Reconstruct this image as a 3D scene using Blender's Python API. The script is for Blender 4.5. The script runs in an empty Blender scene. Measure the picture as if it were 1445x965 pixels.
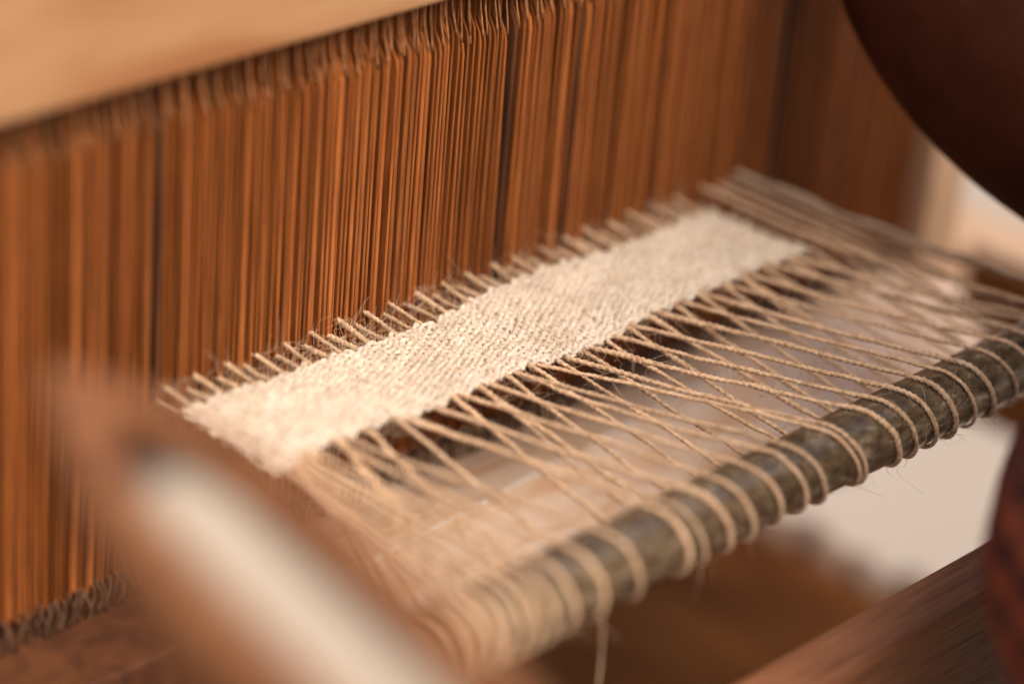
import bpy, bmesh, math, random
import numpy as np
from mathutils import Vector, Matrix
random.seed(7); rng = np.random.default_rng(7)
S = bpy.context.scene; COL = S.collection
PI = math.pi

# ------------------------------------------------------------------ camera
cam = bpy.data.cameras.new('camera'); camo = bpy.data.objects.new('camera', cam); COL.objects.link(camo)
R0 = Vector((.6925, -.7172, .0773)); R1 = Vector((.2788, .3649, .8883)); R2 = Vector((-.6653, -.5936, .4527))
camo.matrix_world = Matrix(((R0.x, R1.x, R2.x, -.6584), (R0.y, R1.y, R2.y, -.4494), (R0.z, R1.z, R2.z, .4310), (0, 0, 0, 1)))
cam.lens = 100; cam.sensor_width = 36; cam.clip_start = .05; cam.clip_end = 500
cam.dof.use_dof = True; cam.dof.focus_distance = .922; cam.dof.aperture_fstop = 2.4
S.camera = camo

# ------------------------------------------------------------------ sky, sun, exposure
SUN_EL, SUN_AZ = math.radians(52), math.radians(190)      # azimuth clockwise from +Y
w = bpy.data.worlds.new('World'); S.world = w; w.use_nodes = True
nt = w.node_tree; bg = nt.nodes['Background']
sky = nt.nodes.new('ShaderNodeTexSky'); sky.sky_type = 'NISHITA'; sky.sun_disc = False
sky.sun_elevation = SUN_EL; sky.sun_rotation = SUN_AZ; sky.dust_density = 4; sky.ozone_density = .3
mx = nt.nodes.new('ShaderNodeMix'); mx.data_type = 'RGBA'; mx.blend_type = 'MULTIPLY'; mx.inputs[0].default_value = 1
nt.links.new(sky.outputs[0], mx.inputs[6]); mx.inputs[7].default_value = (1, .90, .82, 1)
nt.links.new(mx.outputs[2], bg.inputs[0]); bg.inputs[1].default_value = .12
sl = bpy.data.lights.new('sun', 'SUN'); so = bpy.data.objects.new('sun', sl); COL.objects.link(so)
sl.energy = 2.0; sl.angle = math.radians(40); sl.color = (1, .91, .80)
sd = Vector((math.sin(SUN_AZ)*math.cos(SUN_EL), math.cos(SUN_AZ)*math.cos(SUN_EL), math.sin(SUN_EL)))
so.rotation_euler = sd.to_track_quat('Z', 'Y').to_euler(); so.location = sd*5
S.view_settings.view_transform = 'Standard'; S.view_settings.look = 'None'
S.view_settings.exposure = .68; S.view_settings.gamma = 1

# ------------------------------------------------------------------ materials
def mat(name, c1, c2=None, scale=30, stretch=(1, 1, 1), rough=.6, bump=.0, rand=0, coord='Object', detail=6, spec=.4, wave=None,
        lo=.35, hi=.65, sheen=0, c3=None, subsurf=0):
    m = bpy.data.materials.new(name); m.use_nodes = True; t = m.node_tree; N = t.nodes; L = t.links
    b = N['Principled BSDF']; b.inputs['Roughness'].default_value = rough; b.inputs['Specular IOR Level'].default_value = spec
    if sheen: b.inputs['Sheen Weight'].default_value = sheen
    if c2 is None: c2 = tuple(x*.75 for x in c1)
    tc = N.new('ShaderNodeTexCoord'); mp = N.new('ShaderNodeMapping'); mp.inputs['Scale'].default_value = stretch
    L.new(tc.outputs[coord], mp.inputs[0])
    oi = N.new('ShaderNodeObjectInfo')
    if rand:
        vm = N.new('ShaderNodeVectorMath'); vm.operation = 'MULTIPLY_ADD'
        cb = N.new('ShaderNodeCombineXYZ'); L.new(oi.outputs['Random'], cb.inputs[0]); L.new(oi.outputs['Random'], cb.inputs[2])
        vm.inputs[1].default_value = (7, 7, 7); L.new(cb.outputs[0], vm.inputs[0]); L.new(mp.outputs[0], vm.inputs[2]); src = vm.outputs[0]
    else: src = mp.outputs[0]
    n = N.new('ShaderNodeTexNoise'); n.inputs['Scale'].default_value = scale; n.inputs['Detail'].default_value = detail; n.inputs['Distortion'].default_value = .4
    L.new(src, n.inputs['Vector'])
    r = N.new('ShaderNodeValToRGB'); e = r.color_ramp.elements
    e[0].position = lo; e[1].position = hi; e[0].color = (*c2, 1); e[1].color = (*c1, 1)
    if c3: x = e.new((lo+hi)/2); x.color = (*c3, 1)
    L.new(n.outputs[0], r.inputs[0]); out = r.outputs[0]
    if rand:
        mr = N.new('ShaderNodeMapRange'); L.new(oi.outputs['Random'], mr.inputs[0]); mr.inputs[3].default_value = 1-rand; mr.inputs[4].default_value = 1+rand
        mm = N.new('ShaderNodeMix'); mm.data_type = 'RGBA'; mm.blend_type = 'MULTIPLY'; mm.inputs[0].default_value = 1
        L.new(out, mm.inputs[6]); L.new(mr.outputs[0], mm.inputs[7]); out = mm.outputs[2]
    L.new(out, b.inputs['Base Color'])
    if bump:
        bp = N.new('ShaderNodeBump'); bp.inputs['Strength'].default_value = bump; bp.inputs['Distance'].default_value = .0006
        L.new(n.outputs[0], bp.inputs['Height']); L.new(bp.outputs[0], b.inputs['Normal'])
    return m
M = {}
M['weft'] = mat('cream_weft', (.84, .765, .66), (.66, .54, .41), 900, rough=.85, bump=.5, sheen=.25, rand=.06)
M['warp'] = mat('jute_warp', (.72, .51, .335), (.44, .27, .145), 500, rough=.85, bump=.6, sheen=.25, rand=.14, c3=(.61, .41, .25))
M['fibre'] = mat('pale_fibre', (.72, .58, .42), (.5, .36, .22), 60, rough=.8)
M['pale_wood'] = mat('pale_planed_wood', (.45, .255, .125), (.33, .145, .060), 12, (1.0, 5, 6), rough=.55, bump=.2, c3=(.41, .22, .108), lo=.3, hi=.62)
M['blade'] = mat('lacquered_cane', (.30, .102, .030), (.13, .037, .010), 22, (14, 14, 1.3), rough=.42, bump=.5, rand=.26, c3=(.235, .071, .016), lo=.3, hi=.7, spec=.5)
M['cane_edge'] = mat('worn_lit_cane_edge', (.40, .135, .035), (.24, .072, .019), 30, (14, 14, 1.5), rough=.4, bump=.4, rand=.25, lo=.3, hi=.7)  # paler front edges: wear, with the lit edge put into the colour
M['loop'] = mat('pale_cane_end', (.50, .24, .105), (.27, .11, .04), 300, rough=.55, bump=.3, rand=.25)
M['lowloop'] = mat('dark_cane_end', (.16, .085, .046), (.075, .036, .018), 300, rough=.8, bump=.3, rand=.25)  # darker cane for the lower loops
M['dark'] = mat('dark_shade_wood', (.13, .045, .014), (.06, .02, .007), 20, (4, 4, 1), rough=.7)  # dark brown that puts shade into the colour
M['race'] = mat('worn_race_wood', (.88, .70, .56), (.70, .43, .25), 22, (1.2, 9, 7), rough=.5, bump=.3, c3=(.82, .60, .44))
M['edge'] = mat('worn_edge_highlight', (.90, .82, .76), (.70, .5, .36), 90, (1, 1, 1), rough=.45, lo=.38, hi=.5)  # highlight on the worn board edge, painted as colour
M['beam'] = mat('brown_beam_wood', (.38, .165, .08), (.21, .08, .036), 60, (.6, 9, 9), rough=.5, bump=.6, c3=(.30, .125, .058), lo=.3, hi=.7, detail=10)
M['board'] = mat('brown_board_wood', (.26, .092, .020), (.15, .048, .009), 10, (5, 1, 5), rough=.75, bump=.2, spec=.15)
M['post'] = mat('light_post_wood', (.68, .46, .30), (.55, .34, .2), 10, (6, 6, 1), rough=.55)
M['skin'] = mat('dark_brown_skin', (.055, .0145, .0065), (.040, .010, .0045), 60, rough=.75, bump=.1, spec=.08)
M['hair'] = mat('black_hair', (.012, .009, .008), None, 60, (8, 8, 1), rough=.5)
M['skirt'] = mat('dark_skirt_cloth', (.022, .008, .006), None, 50, rough=.9)
M['eye'] = mat('eye_white', (.6, .55, .5), None, 10, rough=.2)
M['bobbin'] = mat('white_yarn', (.60, .53, .43), (.48, .40, .31), 300, (1, 1, 1), rough=.85, bump=.4)
M['shuttle'] = mat('shuttle_wood', (.34, .145, .055), (.22, .08, .028), 14, (2, 9, 9), rough=.5, bump=.2)
M['tip'] = mat('steel_tip', (.06, .06, .05), None, 30, rough=.4)
M['rope'] = mat('pale_rope', (.55, .38, .28), (.30, .17, .10), 120, rough=.85, bump=.5)
M['ground'] = mat('pale_concrete', (.40, .345, .285), (.35, .30, .25), 2.2, rough=.9, bump=.2)
# rod: dulled metal with tarnish patches and bare glints
def rod_mat():
    m = bpy.data.materials.new('tarnished_metal_rod'); m.use_nodes = True; t = m.node_tree; N = t.nodes; L = t.links
    b = N['Principled BSDF']; tc = N.new('ShaderNodeTexCoord'); mp = N.new('ShaderNodeMapping'); mp.inputs['Scale'].default_value = (.55, 1, 1); L.new(tc.outputs['Object'], mp.inputs[0])
    n = N.new('ShaderNodeTexNoise'); n.inputs['Scale'].default_value = 260; n.inputs['Detail'].default_value = 8; n.inputs['Roughness'].default_value = .68; L.new(mp.outputs[0], n.inputs[0])
    n2 = N.new('ShaderNodeTexNoise'); n2.inputs['Scale'].default_value = 70; n2.inputs['Detail'].default_value = 4; L.new(mp.outputs[0], n2.inputs[0])
    r = N.new('ShaderNodeValToRGB'); e = r.color_ramp.elements; e[0].position = .33; e[0].color = (.05, .032, .019, 1); e[1].position = .66; e[1].color = (.40, .34, .245, 1)
    x = e.new(.48); x.color = (.145, .10, .058, 1); x = e.new(.56); x.color = (.20, .148, .09, 1); L.new(n.outputs[0], r.inputs[0])
    mm = N.new('ShaderNodeMix'); mm.data_type = 'RGBA'; mm.blend_type = 'MULTIPLY'; mm.inputs[0].default_value = 1
    r2 = N.new('ShaderNodeValToRGB'); r2.color_ramp.elements[0].position = .35; r2.color_ramp.elements[1].position = .6; r2.color_ramp.elements[0].color = (.55, .5, .42, 1); r2.color_ramp.elements[1].color = (1, 1, 1, 1)
    L.new(n2.outputs[0], r2.inputs[0]); L.new(r.outputs[0], mm.inputs[6]); L.new(r2.outputs[0], mm.inputs[7]); L.new(mm.outputs[2], b.inputs['Base Color'])
    rr = N.new('ShaderNodeMapRange'); L.new(n2.outputs[0], rr.inputs[0]); rr.inputs[1].default_value = .35; rr.inputs[2].default_value = .65; rr.inputs[3].default_value = .48; rr.inputs[4].default_value = .22
    L.new(rr.outputs[0], b.inputs['Roughness']); b.inputs['Metallic'].default_value = .2; b.inputs['Coat Weight'].default_value = .5; b.inputs['Coat Roughness'].default_value = .22; b.inputs['Specular IOR Level'].default_value = .9
    bp = N.new('ShaderNodeBump'); bp.inputs['Strength'].default_value = .14; bp.inputs['Distance'].default_value = .0005; L.new(n.outputs[0], bp.inputs['Height']); L.new(bp.outputs[0], b.inputs['Normal'])
    return m
M['rod'] = rod_mat()
def stripe_mat():
    m = mat('striped_rust_cloth', (.30, .062, .022), (.22, .045, .016), 220, rough=.9, bump=.4)
    t = m.node_tree; N = t.nodes; L = t.links; b = N['Principled BSDF']; src = b.inputs['Base Color'].links[0].from_socket
    tc = N.new('ShaderNodeTexCoord'); wv = N.new('ShaderNodeTexWave'); wv.bands_direction = 'Z'; wv.inputs['Scale'].default_value = 21; wv.inputs['Distortion'].default_value = 1.2; wv.inputs['Detail'].default_value = 2
    w2 = N.new('ShaderNodeTexWave'); w2.bands_direction = 'DIAGONAL'; w2.inputs['Scale'].default_value = 24; w2.inputs['Distortion'].default_value = 1; L.new(tc.outputs['Object'], w2.inputs[0]); mx2 = N.new('ShaderNodeMath'); mx2.operation = 'MULTIPLY_ADD'; L.new(w2.outputs[1], mx2.inputs[0]); mx2.inputs[1].default_value = .45; L.new(wv.outputs[1], mx2.inputs[2])
    L.new(tc.outputs['Object'], wv.inputs[0]); mr = N.new('ShaderNodeMapRange'); L.new(mx2.outputs[0], mr.inputs[0]); mr.inputs[2].default_value = 1.45; mr.inputs[1].default_value = .25; mr.inputs[3].default_value = .15; mr.inputs[4].default_value = 1.15
    mm = N.new('ShaderNodeMix'); mm.data_type = 'RGBA'; mm.blend_type = 'MULTIPLY'; mm.inputs[0].default_value = 1; L.new(src, mm.inputs[6]); L.new(mr.outputs[0], mm.inputs[7]); L.new(mm.outputs[2], b.inputs['Base Color'])
    return m
M['stripe'] = stripe_mat()

# ------------------------------------------------------------------ helpers
def link(name, me, m, parent=None, loc=(0, 0, 0)):
    o = bpy.data.objects.new(name, me); COL.objects.link(o); o.location = loc
    if m is not None and len(me.materials) == 0: me.materials.append(m)
    if parent is not None: o.parent = parent
    return o
def pyd(name, V, F, m, parent=None, smooth=True, loc=(0, 0, 0)):
    me = bpy.data.meshes.new(name); me.from_pydata(np.asarray(V).tolist(), [], F if isinstance(F, list) else F.tolist()); me.update()
    if smooth: me.polygons.foreach_set('use_smooth', [True]*len(me.polygons))
    return link(name, me, m, parent, loc)
def tag(o, label=None, cat=None, group=None, kind=None):
    for k, v in (('label', label), ('category', cat), ('group', group), ('kind', kind)):
        if v: o[k] = v
    return o
def empty(name, loc=(0, 0, 0)):
    o = bpy.data.objects.new(name, None); COL.objects.link(o); o.location = loc; o.empty_display_size = .02; return o
def box(name, a, b, m, parent=None, bev=.001, seg=2, off=(0, 0, 0)):
    """box from corner a to corner b, bevelled, origin at its centre"""
    a = Vector(a); b = Vector(b); c = (a+b)/2; s = b-a
    bm = bmesh.new(); bmesh.ops.create_cube(bm, size=1)
    for v in bm.verts: v.co = Vector((v.co.x*s.x, v.co.y*s.y, v.co.z*s.z))
    if bev: bmesh.ops.bevel(bm, geom=bm.edges[:], offset=bev, segments=seg, profile=.6, affect='EDGES')
    me = bpy.data.meshes.new(name); bm.to_mesh(me); bm.free()
    return link(name, me, m, parent, c-Vector(off))
def tube_vf(P, r, sides=8, ref=(0, 0, 1), lobe=0, twist=0, caps=True, base=0):
    """swept tube; lobe > 0 gives a two-ply twisted section of the given twist length"""
    P = np.asarray(P, float); n = len(P); r = np.broadcast_to(r, n).astype(float)
    T = np.gradient(P, axis=0); T /= np.linalg.norm(T, axis=1)[:, None]+1e-12
    ref = np.broadcast_to(np.asarray(ref, float), (n, 3))
    U = np.cross(ref, T); U /= np.linalg.norm(U, axis=1)[:, None]+1e-9; W = np.cross(T, U)
    th = np.arange(sides)*2*PI/sides
    s = np.concatenate([[0], np.cumsum(np.linalg.norm(np.diff(P, axis=0), axis=1))])
    if lobe:
        ph = 2*PI*s/twist
        rad = r[:, None]*(1-lobe+lobe*np.abs(np.cos(th[None]-ph[:, None]))*1.6)
    else: rad = np.repeat(r[:, None], sides, 1)
    V = P[:, None]+rad[..., None]*(np.cos(th)[None, :, None]*U[:, None]+np.sin(th)[None, :, None]*W[:, None])
    V = V.reshape(-1, 3)
    i = np.arange(n-1)[:, None]*sides; j = np.arange(sides)[None]; k = (j+1) % sides
    F = np.stack([i+j, i+k, i+sides+k, i+sides+j], -1).reshape(-1, 4)+base
    F = F.tolist()
    if caps: F += [[base+x for x in range(sides-1, -1, -1)], [base+(n-1)*sides+x for x in range(sides)]]
    return V, F
def wob(n, amp, k):
    """smooth 1-D noise with about k bumps"""
    x = np.linspace(0, 1, n); c = rng.normal(0, 1, max(int(k)+3, 4)); y = np.interp(x*(len(c)-1), np.arange(len(c)), c)
    w_ = max(3, int(n/(len(c))/1.5)); ker = np.hanning(w_+2)[1:-1]; ker /= ker.sum()
    return amp*np.convolve(np.pad(y, (w_, w_), 'edge'), ker, 'same')[w_:-w_]
def resample(P, step):
    P = np.asarray(P, float); s = np.concatenate([[0], np.cumsum(np.linalg.norm(np.diff(P, axis=0), axis=1))])
    n = max(int(s[-1]/step), 4); t = np.linspace(0, s[-1], n)
    return np.stack([np.interp(t, s, P[:, i]) for i in range(3)], 1)

# ------------------------------------------------------------------ ground
GZ = -.78
g = pyd('ground', [(-200, -200, GZ), (200, -200, GZ), (200, 200, GZ), (-200, 200, GZ)], [[0, 1, 2, 3]], M['ground'], smooth=False); tag(g, kind='structure')

# ------------------------------------------------------------------ loom frame
loom = tag(empty('handloom', (.05, .1, GZ)), 'wooden loom frame with brown breast beam and pale side rails', 'handloom')
LO = loom.location
def lbox(name, a, b, m, bev=.002): return box(name, a, b, m, loom, bev, 3, LO)
bb = lbox('breast_beam', (-.60, -.0475, -.150), (.55, -.028, -.040), M['beam'], .0025)
lbox('lower_board', (-.62, -.02, -.262), (.296, .36, -.25), M['board'], .003)
yy_ = np.linspace(-.02, .36, 260)
V, F = tube_vf(np.stack([.306+.002*np.sin(yy_*70), yy_, -.254+.002*np.sin(yy_*95)], 1), .0115*(1+wob(260, .10, 30)), 14, (0, 0, 1), lobe=.34, twist=.062)
pyd('edge_rope', V-np.array(LO), F, M['rope'], loom)
lbox('cross_rail', (.262, .150, -.115), (.305, .40, -.066), M['post'], .004)
lbox('side_rail', (.345, -.30, -.175), (.375, .75, -.0965), M['board'], .004)  # brown colour stands for the rail's shaded side
lbox('rail_lit_top', (.3445, -.30, -.0962), (.378, .75, -.0905), M['post'], .002)  # pale cap paints in the rail's lit top
for sx in (-.62, .376):
    for sy in (-.0475, .60):
        lbox('leg', (sx, sy, GZ), (sx+.045, sy+.05, -.005), M['post'] if sx > 0 else M['beam'], .004)
lbox('shade_panel', (-.402, -.03, -.40), (-.380, .125, .55), M['beam'])  # unseen panel added to shade the left of the reed
lbox('side_cap', (-.66, -.34, .070), (-.322, -.142, .1005), M['beam'], .003)
lbox('cap_post', (-.60, -.28, GZ), (-.55, -.23, .0695), M['beam'], .003)

# ------------------------------------------------------------------ reed: a wall of thin upright cane strips between two bars
RY = .1416
reed = tag(empty('loom_reed', (.01, RY, -.10)), 'tall reed of thin upright brown cane strips under a pale wooden bar', 'reed')
RO = reed.location
def rbox(name, a, b, m, bev=.0015): return box(name, a, b, m, reed, bev, 3, RO)
rbox('top_bar', (-.36, RY-.008, .1204), (.262, RY+.016, .178), M['pale_wood'], .002)
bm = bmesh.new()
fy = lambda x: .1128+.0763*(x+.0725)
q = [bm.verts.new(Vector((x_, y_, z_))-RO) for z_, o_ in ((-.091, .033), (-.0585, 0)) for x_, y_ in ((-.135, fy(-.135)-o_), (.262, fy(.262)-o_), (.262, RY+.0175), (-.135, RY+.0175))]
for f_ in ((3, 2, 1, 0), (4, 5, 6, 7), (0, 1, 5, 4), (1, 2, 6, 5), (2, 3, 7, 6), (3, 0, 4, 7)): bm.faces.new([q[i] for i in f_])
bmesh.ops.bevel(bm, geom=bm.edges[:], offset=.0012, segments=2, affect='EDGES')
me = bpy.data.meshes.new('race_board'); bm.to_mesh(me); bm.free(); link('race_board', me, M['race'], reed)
rbox('bottom_bar_shaded', (-.36, .112, -.106), (-.1355, RY+.016, -.0585), M['dark'], .0015)  # left end of the bar, darkened in colour to stand for shade
es = [(x_, fy(x_)-.0003+rng.normal(0, .0001), -.0590+rng.normal(0, .0001)) for x_ in np.arange(-.12, .13, .003)]
V, F = tube_vf(es, .0011, 6, (0, 0, 1)); pyd('edge_highlight', V-np.array(RO), F, M['edge'], reed)  # pale strip paints the highlight along the worn board edge
rbox('side_cheek', (.237, RY-.010, -.0583), (.2615, RY+.014, .1202), M['post'], .002)
rbox('gap_backing', (-.35, RY+.010, -.0582), (.236, RY+.0135, .1202), M['dark'], .0005)  # dark backing added to block light through the gaps
def blade_mesh(wx, dy, bow):
    z = np.array([-.047, -.02, .01, .04, .07, .0985, .1022, .1065, .1200]); n = len(z); off = .00022*bow*np.sin(np.linspace(0, PI*1.6, n)+bow*3)
    fr = np.array([0, 0, 0, 0, 0, 0, .0006, .0026, .0030]); V = []; F = []
    for i in range(n):
        x = off[i]-(.0006 if i > 6 else 0); w_ = wx*(1 if i < 7 else .7); q = -dy/2+fr[i]
        V += [(x-w_/2, q+.0004, z[i]), (x-w_/2+.0002, q, z[i]), (x+w_/2-.0002, q, z[i]), (x+w_/2, q+.0004, z[i]), (x+w_/2, dy/2, z[i]), (x-w_/2, dy/2, z[i])]
    for i in range(n-1):
        for j in range(6):
            a = i*6+j; b = i*6+(j+1) % 6; F.append([a, b, b+6, a+6])
    F += [[5, 4, 3, 2, 1, 0], [(n-1)*6+j for j in range(6)]]
    me = bpy.data.meshes.new('heddle_strip'); me.from_pydata(V, [], F); me.update(); me.materials.append(M['blade']); me.materials.append(M['cane_edge'])
    for k, p in enumerate(me.polygons):
        if k < (n-1)*6 and k % 6 in (0, 1) and k//6 < 7: p.material_index = 1
    return me
blades = [blade_mesh(wx, dy, bw) for wx, dy, bw in ((.0007, .0062, .5), (.0009, .0066, -.8), (.0006, .0060, 1), (.0010, .0066, .3), (.0008, .0068, -1), (.0007, .0062, .9), (.0015, .006, -.2))]
gap_blade = blade_mesh(.0016, .0062, .6)
for k_ in (0, 1): gap_blade.materials[k_] = M['dark']
def loop_mesh(up, k):
    z = np.linspace(0, 1, 9)
    if up: zz = .1015+z*.0193; xx = .0003-.0015*np.clip((z-.02)/.5, 0, 1)**.8*(1+.25*k)+.0002*np.sin(z*7+k)
    else: zz = -.0465-z*.0118; xx = .0010*np.sin(z*5+k*2)
    yy = -.0034+.0008*z if up else -.0028-.0012*np.sin(z*3)
    P = np.stack([xx, np.broadcast_to(yy, 9), zz], 1)
    V, F = tube_vf(P, np.linspace(.00036, .00030, 9)*(1 if up else 1.3), 6, (0, 1, 0))
    me = bpy.data.meshes.new('heddle_loop'); me.from_pydata(V.tolist(), [], F); me.polygons.foreach_set('use_smooth', [True]*len(F)); me.materials.append(M['loop' if up else 'lowloop']); return me
ups = [loop_mesh(True, k) for k in np.linspace(-1, 1, 6)]; dns = [loop_mesh(False, k) for k in np.linspace(-1, 1, 6)]
gap_xs = (-.1578, -.0085, .0265, .0885, .143)  # dark strips here stand in for shaded gaps between the canes
x = -.300; cnt = 0
while x < .2355:
    x += float(rng.choice([.0018, .0020, .0022, .0024, .0020]))
    me = blades[rng.integers(len(blades))]
    if any(abs(x-q) < .0013 for q in gap_xs): me = gap_blade; x += .0008
    o = link('heddle_strip', me, None, reed, (x-RO.x, float(np.clip(.0032+rng.normal(0, .0004), .002, .0042)), rng.normal(0, .0012)-RO.z))
    o.rotation_euler = (rng.normal(0, .003), rng.normal(0, .0035), rng.normal(0, .06))
    if cnt % 3 != 1: u = link('heddle_loop', ups[rng.integers(6)], None, o)
    d = link('heddle_loop', dns[rng.integers(6)], None, o); cnt += 1

# ------------------------------------------------------------------ rod
RR = .0113; RX0, RX1 = -.197, .235
n = 160; xs = np.linspace(RX0, RX1, n)
P = np.stack([xs, np.zeros(n), np.zeros(n)], 1)
rad = RR*(1+.008*np.sin(xs*90)+.006*np.sin(xs*41+1)+rng.normal(0, .0012, n)); rad[0] *= .72; rad[1] *= .95; rad[-1] *= .8
V, F = tube_vf(P, rad, 40, (0, 0, 1))
rod = pyd('cloth_rod', V, F, M['rod']); tag(rod, 'tarnished grey brown rod wrapped with spiral turns of jute cord', 'rod')

# ------------------------------------------------------------------ woven band: weft rows, warp threads, stray fibres
band = tag(empty('woven_band', (-.03, .107, .0)), 'cream handwoven band with jute warp threads stretched from reed to rod', 'weaving')
BO = np.array(band.location)
YF, YB, XL, XR, WZ = .0862, .1285, -.1570, .0920, .0115
pairs = XL+.0030+.0119*np.arange(21)
NR = 34
def surf(x, y):
    return WZ+.0009*np.sin(x*38+y*60)+.0006*np.sin(x*75-y*90+1)
weft_pts = []
for i in range(NR):
    v = i/(NR-1); y0 = YF+(YB-YF)*v
    n = 620
    xl = XL+rng.normal(0, .0008); xr = XR+rng.normal(0, .0010)
    xs = np.linspace(xl, xr, n)
    lam = .0052; rowamp = .00078
    zz = rowamp*np.sin(2*PI*xs/lam+PI*i+.5*np.sin(xs*50)) + wob(n, .00022, 90)
    scal = .0011*np.cos(2*PI*(xs-pairs[0])/.0121)*max(0, (v-.72)/.28)
    scal2 = -.0010*np.cos(2*PI*(xs-pairs[0]-.003)/.0121)*max(0, (.25-v)/.25)
    yy = y0+scal+scal2+wob(n, .00020, 60)+(.0014*np.sin(xs*32)+.0008*np.sin(xs*97+1)+.0005*np.sin(xs*211))*(1-v)+(.0009*np.sin(xs*51+2)+.0005*np.sin(xs*170))*v
    P = np.stack([xs, yy, surf(xs, yy)+zz], 1)
    V, F = tube_vf(P, .00080*(1+wob(n, .14, 140)), 8, (0, 0, 1), lobe=.34, twist=.0040+.0005*rng.normal())
    pyd('weft_thread', V-BO, F, M['weft'], band); weft_pts.append(P)

# wraps on the rod, left to right
wraps = [-.1755, -.1695, -.1620, -.1540, -.1470, -.1390, -.1310, -.1160, -.0995, -.078, -.0690, -.0575, -.048, -.0345, -.022, -.0095, .0062, .0090, .027, .036, .0465, .058, .070, .081, .0915,
         .1025, .1140, .1230, .1300, .1370, .152]

def exit_a(w_): return float(np.interp(w_, (-.1755, -.139, -.0995, -.0575, .0062, .0915, .130, .1370, .152), (-.1560, -.147, -.125, -.092, -.041, .050, .0900, .1010, .1190)))
def exit_b(w_):
    e_ = float(np.interp(w_, (-.1755, -.139, -.0995, .0, .10, .13, .17), (-.1480, -.1270, -.104, -.014, .084, .108, .123)))
    return e_ if e_ > XR else float(pairs[np.argmin(abs(pairs-e_))])-.0017+rng.normal(0, .0006)
CR = RR+.0009
def tang(y, z, sgn):
    d = math.hypot(y, z); return math.atan2(z, y)+sgn*math.acos(CR/d)
ends = []
def thread_path(xa, xb, xw, zf_a, zf_b, seed):
    r_ = np.random.default_rng(seed)
    woven = xa < XR+.002
    amp = .0002 if woven else 0
    def inside(xx, up, rev):
        y = np.linspace(.126 if woven else .168, YF-.001, 60)
        z = np.where(y > YB, WZ+(up)*np.clip((y-YB)/.013, 0, 1.6), surf(xx, y)-.0008+amp*np.sin(y*900))
        if not woven: z = WZ+.001+up*.5*(y-YF)/.05
        P = np.stack([np.full(60, xx)+(y-YF)*r_.normal(0, .012), y, z], 1)
        return P[::-1] if rev else P
    A = inside(xa, .0016, False); B = inside(xb, -.0008, True)
    a0 = tang(A[-1, 1], A[-1, 2], 1); a1 = tang(B[0, 1], B[0, 2], -1)
    dph = (a0-a1) % (2*PI); dph = 2*PI-dph       # way round the near side
    ph = a0+np.linspace(0, dph, 44); sh = float(np.clip((xw-xa)*.32, -.004, .016)); adv = np.linspace(-sh, .0022, 44)+.0004*np.sin(np.linspace(0, 3, 44)+seed)
    Wp = np.stack([xw+adv, CR*np.cos(ph), CR*np.sin(ph)], 1)
    def free(p, q):
        t = np.linspace(0, 1, 42)[1:-1, None]; L_ = p*(1-t)+q*t
        t = t[:, 0]; L_[:, 2] -= .0009*r_.random()*np.sin(PI*t); L_[:, 0] += .0010*r_.normal()*np.sin(PI*t)+.0003*np.sin(t*14+seed)
        return L_
    return np.concatenate([A, free(A[-1], Wp[0]), Wp, free(Wp[-1], B[0]), B]), len(A), len(A)+40
for k, xw in enumerate(wraps):
    xe = exit_a(xw); xe = xe if xe > XR or xw < -.11 else float(pairs[np.argmin(abs(pairs-xe))])
    d = .0018+rng.normal(0, .0005)
    P, i0, i1 = thread_path(xe+d, exit_b(xw), xw+rng.normal(0, .0006), 0, 0, k)
    P = resample(P, .00062); n = len(P)
    P += np.stack([wob(n, .00016, n/9), wob(n, .00010, n/9), wob(n, .00012, n/9)], 1)
    mid = P.mean(0); ref = np.tile((1., 0, 0), (n, 1))
    rr = .00076*rng.uniform(.82, 1.16)*(1+wob(n, .13, n/14))
    
    V, F = tube_vf(P, rr, 9, ref, lobe=.40, twist=.0042+rng.normal(0, .0005))
    pyd('warp_thread', V-BO, F, M['warp'], band); ends.append(P)
for xe in pairs:
    for dx_, up, zz0 in ((.0017, .0016, .0005), (-.0019, -.0004, -.0008)):
        y = np.linspace(.110, .172, 90); n = 90
        P = np.stack([xe+dx_+rng.normal(0, .0004)+(y-.128)*rng.normal(0, .03), y, np.where(y < YB-.001, surf(xe, y)-.0009, WZ+zz0+up*np.clip((y-YB)/.013, 0, 2.5))], 1)
        P += np.stack([wob(n, .00015, 10), 0*y, wob(n, .00012, 10)], 1)
        V, F = tube_vf(P,   .00080*rng.uniform(.85, 1.15)*(1+wob(n, .12, 8)), 9, (0, 0, 1), lobe=.40, twist=.0042)
        pyd('warp_thread', V-BO, F, M['warp'], band); ends.append(P)
# extra coils packed round the near end of the rod
th = np.linspace(0, 2*PI*5, 5*44); P = np.stack([-.1845+.0052*th/(2*PI)+.0006*np.sin(th*.7), (CR-.0001)*np.cos(th), (CR-.0001)*np.sin(th)], 1)
V, F = tube_vf(P, .0009*(1+wob(len(P), .1, 60)), 9, (1., 0, 0), lobe=.3, twist=.0034); pyd('cord_coil', V-BO, F, M['warp'], band)
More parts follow.
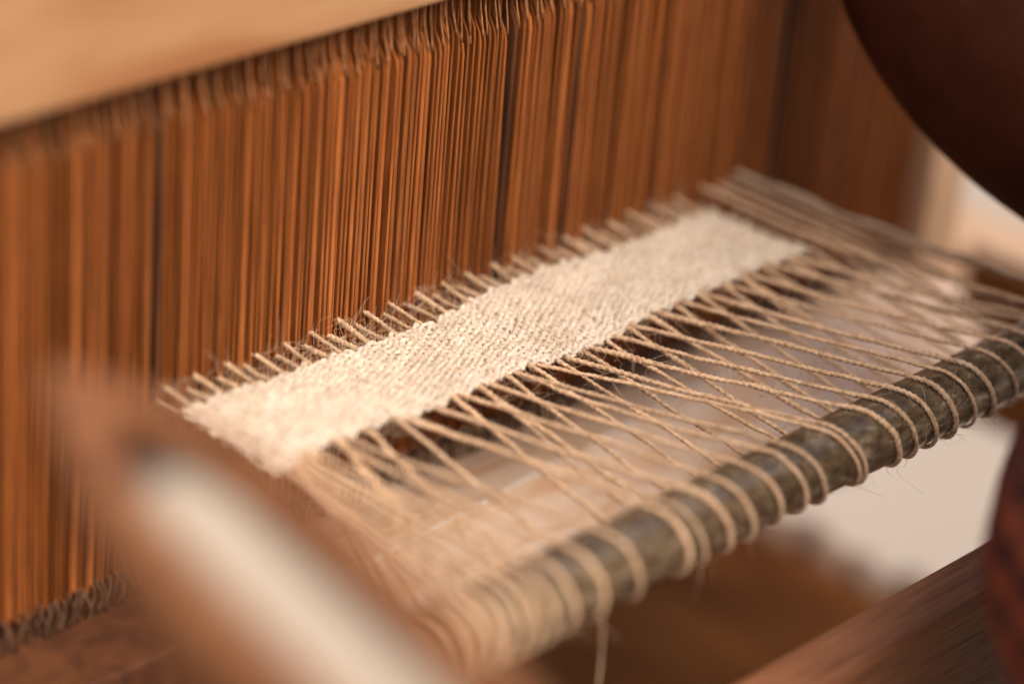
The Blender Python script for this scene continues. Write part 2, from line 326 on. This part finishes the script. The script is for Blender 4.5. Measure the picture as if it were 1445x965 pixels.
# fuzzy selvedge cord beside the band, a frayed end, and a loose cord hanging under the rod
t = np.linspace(0, 1, 200)
sel = np.stack([.1205+.0010*np.sin(t*9)+.013*t**2, .160-.135*t, .0135+.0015*np.sin(PI*t)+.0005*np.sin(t*23)], 1)
V, F = tube_vf(sel, .00125*(1+wob(200, .25, 40))*(1-.35*t), 9, (0, 0, 1), lobe=.3, twist=.006); pyd('selvedge_cord', V-BO, F, M['fibre'], band)
hang = np.stack([-.110+.004*np.sin(t*5)+.006*t, -.004+.003*np.sin(t*4), -.011-.075*t], 1)
V, F = tube_vf(hang, .0003, 7, (1, 0, 0), lobe=.3, twist=.004); pyd('loose_cord', V-BO, F, M['warp'], band)

def hairs(items, name, m, rad):
    VV = []; FF = []; base = 0
    for p, dirv, L_, curl in items:
        k = 8; t = np.linspace(0, 1, k); dv = np.asarray(dirv, float); dv /= np.linalg.norm(dv)+1e-9
        c1 = rng.normal(0, 1, 3); c2 = rng.normal(0, 1, 3)
        P = p+dv*L_*t[:, None]+curl*L_*(c1*(t**2)[:, None]+c2*(np.sin(t*4)*t)[:, None]*.6)
        V, F = tube_vf(P, rad*np.linspace(1, .45, k), 3, (.3, .2, .9), caps=False, base=base); VV.append(V); FF += F; base += len(V)
    o = pyd(name, np.concatenate(VV)-BO, FF, m, band); o['kind'] = 'stuff'; return o
it = []
for P in ends:
    for _ in range(100):
        i = rng.integers(0, len(P)); 
        if .088 < P[i, 1] < .127: continue
        dv = rng.normal(0, 1, 3)+np.array((0, 0, .3)); it.append((P[i], dv, rng.gamma(2, .0018)+.001, .4))
hairs(it, 'stray_fibres', M['fibre'], .00009)
it = []
for P in weft_pts:
    for _ in range(130):
        i = rng.integers(0, len(P)); dv = rng.normal(0, 1, 3)+np.array((.3, 0, .5)); it.append((P[i]+np.array((0, 0, .0005)), dv, rng.gamma(2, .0011)+.0012, .6))
for e_ in (0, -1):
    for _ in range(170):
        P = weft_pts[e_]; i = rng.integers(0, len(P)); it.append((P[i], (rng.normal(), (-1 if e_ == 0 else .7)*rng.uniform(.2, 1), rng.normal(-.3, .6)), rng.gamma(2.2, .0022)+.001, .55))
hairs(it, 'pale_fuzz', M['fibre'], .00009)

# ------------------------------------------------------------------ boat shuttle with its white bobbin, close to the lens

tip = np.array((-.302, .012, .128)); tail = np.array((-.351, -.215, .128))
ax = tail-tip; SL = float(np.linalg.norm(ax)); ax /= SL; sd_ = np.cross((0, 0, 1), ax); sd_ /= np.linalg.norm(sd_)
BB = tip+ax*SL/2; BB[2] = .1012; SO = BB+.0015*sd_
shut = tag(empty('boat_shuttle', SO), 'brown wooden boat shuttle with pointed end, blurred close in front of the weaving', 'shuttle')
ns = 41; V = []; F = []
for i in range(ns):
    t_ = i/(ns-1); u = abs(2*t_-1); hw = .0220*(1-u**2.4)+.0012; zt = .027-.004*u**6; zb = .0+.016*u**3
    cav = max(0., 1-(u/.74)**8); iw = max(hw-.0092, .0004)*cav+.0003; idp = (.020)*cav+.0002
    sec = [(-hw*.55, zb), (-hw*.95, zb+.35*(zt-zb)), (-hw, zt-.0012), (-hw+.0010, zt), (-iw, zt), (-iw*.9, zt-idp), (iw*.9, zt-idp), (iw, zt), (hw-.0010, zt), (hw, zt-.0012), (hw*.95, zb+.35*(zt-zb)), (hw*.55, zb)]
    for a_, z_ in sec: V.append(ax*SL*(t_-.5)+sd_*a_+np.array((0, 0, z_)))
ms = 12
for i in range(ns-1):
    for j in range(ms): a_ = i*ms+j; b_ = i*ms+(j+1) % ms; F.append([a_, b_, b_+ms, a_+ms])
F += [list(range(ms))[::-1], [(ns-1)*ms+j for j in range(ms)]]
hull = pyd('hull', V, F, M['shuttle'], shut, smooth=False)
sp_ = np.array([ax*SL*q+np.array((0, 0, .0185)) for q in np.linspace(-.385, .385, 12)])
V, F = tube_vf(sp_, .0016, 10); pyd('spindle', V, F, M['tip'], shut)
for q in (-.5, .5):
    V, F = tube_vf([ax*SL*(q*k)+np.array((0, 0, .0195)) for k in (.972, 1.0, 1.03)], [.0032, .0022, .0004], 10); pyd('metal_tip', V, F, M['tip'], shut)
# yarn bobbin in the shuttle
bob = tag(empty('yarn_bobbin', BB+np.array((0, 0, .0185))), 'white yarn wound on the bobbin inside the wooden shuttle', 'bobbin')
tt = np.linspace(-.235, .32, 60)
V, F = tube_vf([ax*SL*q for q in tt], .0090*np.clip(1-np.abs((tt-.01)/.32)**6, .3, 1), 24); pyd('yarn_core', V, F, M['bobbin'], bob)
th = np.linspace(0, 2*PI*95, 95*18); q = np.linspace(-.215, .29, len(th)); rb = .0091*np.clip(1-np.abs((q-.01)/.32)**6, .3, 1)
up_ = np.cross(ax, sd_)
V, F = tube_vf(ax*SL*q[:, None]+rb[:, None]*(np.cos(th)[:, None]*sd_+np.sin(th)[:, None]*up_), .00065, 5, ax); pyd('wound_yarn', V, F, M['bobbin'], bob)
for q in (-.25, .345):
    V, F = tube_vf([ax*SL*(q+k) for k in (-.012, .012)], .0082, 20); pyd('flange', V, F, M['tip'], bob)

# ------------------------------------------------------------------ the weaver at the right of the loom
PO = Vector((.08, -.17, GZ))
per = tag(empty('person', PO), 'weaver leaning in at right, bare brown arm reaching to the reed, rust striped blouse', 'person')
verts = []; edges = []; radii = []
def jt(p, r, par=None):
    verts.append((Vector(p)-PO)[:]); radii.append(r)
    if par is not None: edges.append((par, len(verts)-1))
    return len(verts)-1
TC = (.068, -.113)
pel = jt((TC[0], TC[1]-.02, -.02), .050)
spn = jt((TC[0]+.03, TC[1]-.06, .12), .045, pel); che = jt((TC[0]+.05, TC[1]-.13, .27), .095, spn)
nek = jt((TC[0]+.06, TC[1]-.14, .40), .045, che); jaw = jt((TC[0]+.064, TC[1]-.125, .47), .062, nek); crn = jt((TC[0]+.065, TC[1]-.13, .55), .075, jaw)
# right arm, the one in the picture
sr = jt((.25, -.25, .345), .058, che)
er0 = jt((.235, -.18, .19), .052, sr); er = jt((.200, -.080, .058), .052, er0)
f1 = jt((.166, -.006, .069), .057, er); f2 = jt((.1425, .041, .088), .050, f1); f3 = jt((.130, .076, .124), .047, f2)
wr = jt((.135, .104, .165), .028, f3); pm = jt((.141, .128, .190), .026, wr)
for i, (dx_, L_) in enumerate(((-.026, .052), (-.009, .060), (.009, .056), (.025, .044))):
    a_ = jt((.141+dx_*.9, .150, .190), .0105, pm); b_ = jt((.141+dx_, .150+L_*.33, .184), .0095, a_); c_ = jt((.141+dx_*1.05, .152+L_*.40, .172-L_*.3), .0085, b_); jt((.141+dx_*1.05, .150+L_*.36, .165-L_*.55), .0075, c_)
ta = jt((.112, .122, .180), .012, pm); tb = jt((.098, .128, .186), .0105, ta); jt((.090, .142, .183), .009, tb)
# left arm drawn back
sl_ = jt((-.04, -.27, .33), .055, che); el = jt((-.06, -.33, .14), .040, sl_); wl = jt((.02, -.33, .0), .027, el); pl = jt((.045, -.315, -.04), .026, wl)
for i, dx_ in enumerate((-.024, -.008, .008, .023)):
    a_ = jt((.05+dx_, -.308, -.07), .010, pl); b_ = jt((.05+dx_, -.300, -.095), .009, a_); jt((.05+dx_, -.286, -.112), .008, b_)
ta = jt((.018, -.30, -.05), .011, pl); jt((.012, -.29, -.078), .009, ta)
for sx in (-1, 1):
    hp = jt((TC[0]+.052*sx, TC[1]-.055, -.14), .045, pel); kn = jt((TC[0]+.065*sx, TC[1]-.06, -.42), .046, hp); an = jt((TC[0]+.070*sx, TC[1]-.07, -.72), .032, kn); jt((TC[0]+.080*sx, TC[1]+.03, GZ+.025), .028, an)
me = bpy.data.meshes.new('body'); me.from_pydata(verts, edges, []); me.update()
body = link('body', me, M['skin'], per)
sk = body.modifiers.new('skin', 'SKIN'); sk.use_smooth_shade = True
for i, r in enumerate(radii): me.skin_vertices[0].data[i].radius = (r, r)
me.skin_vertices[0].data[0].use_root = True
ss = body.modifiers.new('sub', 'SUBSURF'); ss.levels = 2; ss.render_levels = 3
def lathe(name, rows, m, seg=72, folds=0, thick=.002):
    """rows: (z, cx, cy, ax, ay)"""
    V = []; F = []
    for (z, cx, cy, a_, b_) in rows:
        for j in range(seg):
            h = 2*PI*j/seg; k = 1+folds*math.sin(h*13+z*9)*(.4+.6*math.sin(h*3+1))
            V.append((cx+a_*k*math.cos(h)-PO.x, cy+b_*k*math.sin(h)-PO.y, z-PO.z))
    for i in range(len(rows)-1):
        for j in range(seg): F.append([i*seg+j, i*seg+(j+1) % seg, (i+1)*seg+(j+1) % seg, (i+1)*seg+j])
    o = pyd(name, V, F, m, per); so_ = o.modifiers.new('thick', 'SOLIDIFY'); so_.thickness = thick
    return o
cx, cy = TC
prof = [(-.010, -.020), (-.004, -.0135), (.004, -.0085), (.012, -.0045), (.022, -.0012), (.034, 0), (.046, -.002), (.056, -.006), (.064, -.011), (.075, -.018), (.09, -.026), (.12, -.033), (.16, -.034), (.20, -.030), (.26, -.026), (.31, -.03), (.35, -.055), (.375, -.085)]
A0, B0 = .130, .056
lathe('blouse', [(z, cx+max(0, z-.06)*.2, cy-.05-max(0, z-.06)*.65, A0+.0335+d, B0+.05+.030*min(1, max(0, (z-.05)/.1))+d) for z, d in prof], M['stripe'], folds=.008)
lathe('skirt', [(z, cx, cy-.055-.02*t_, A0-.030+.13*t_, .087+.05*t_) for t_, z in ((k/14, .012-.76*k/14) for k in range(15))], M['skirt'], folds=.03)
V = []; F = []
bm = bmesh.new(); bmesh.ops.create_uvsphere(bm, u_segments=28, v_segments=18, radius=.088)
for v in list(bm.verts):
    if v.co.z < -.02 and v.co.y > .02: bm.verts.remove(v)
me = bpy.data.meshes.new('hair'); bm.to_mesh(me); bm.free(); h_ = link('hair', me, M['hair'], per, Vector((TC[0]+.065, TC[1]-.148, .553))-PO)
for p in me.polygons: p.use_smooth = True
for sx in (-.028, .028):
    bm = bmesh.new(); bmesh.ops.create_uvsphere(bm, u_segments=12, v_segments=8, radius=.011); me = bpy.data.meshes.new('eye'); bm.to_mesh(me); bm.free()
    link('eye', me, M['eye'], per, Vector((TC[0]+.064+sx, TC[1]-.063, .505))-PO)
V, F = tube_vf([(TC[0]+.064-PO.x, TC[1]-.065-PO.y, .50-PO.z), (TC[0]+.064-PO.x, TC[1]-.048-PO.y, .478-PO.z), (TC[0]+.064-PO.x, TC[1]-.056-PO.y, .470-PO.z)], [.007, .012, .008], 12, (1, 0, 0)); pyd('nose', V, F, M['skin'], per)
V, F = tube_vf([(TC[0]+.064-PO.x+q, TC[1]-.062-PO.y-abs(q)*.3, .448-PO.z) for q in (-.022, -.01, 0, .01, .022)], [.002, .005, .006, .005, .002], 8); pyd('mouth', V, F, M['stripe'], per)
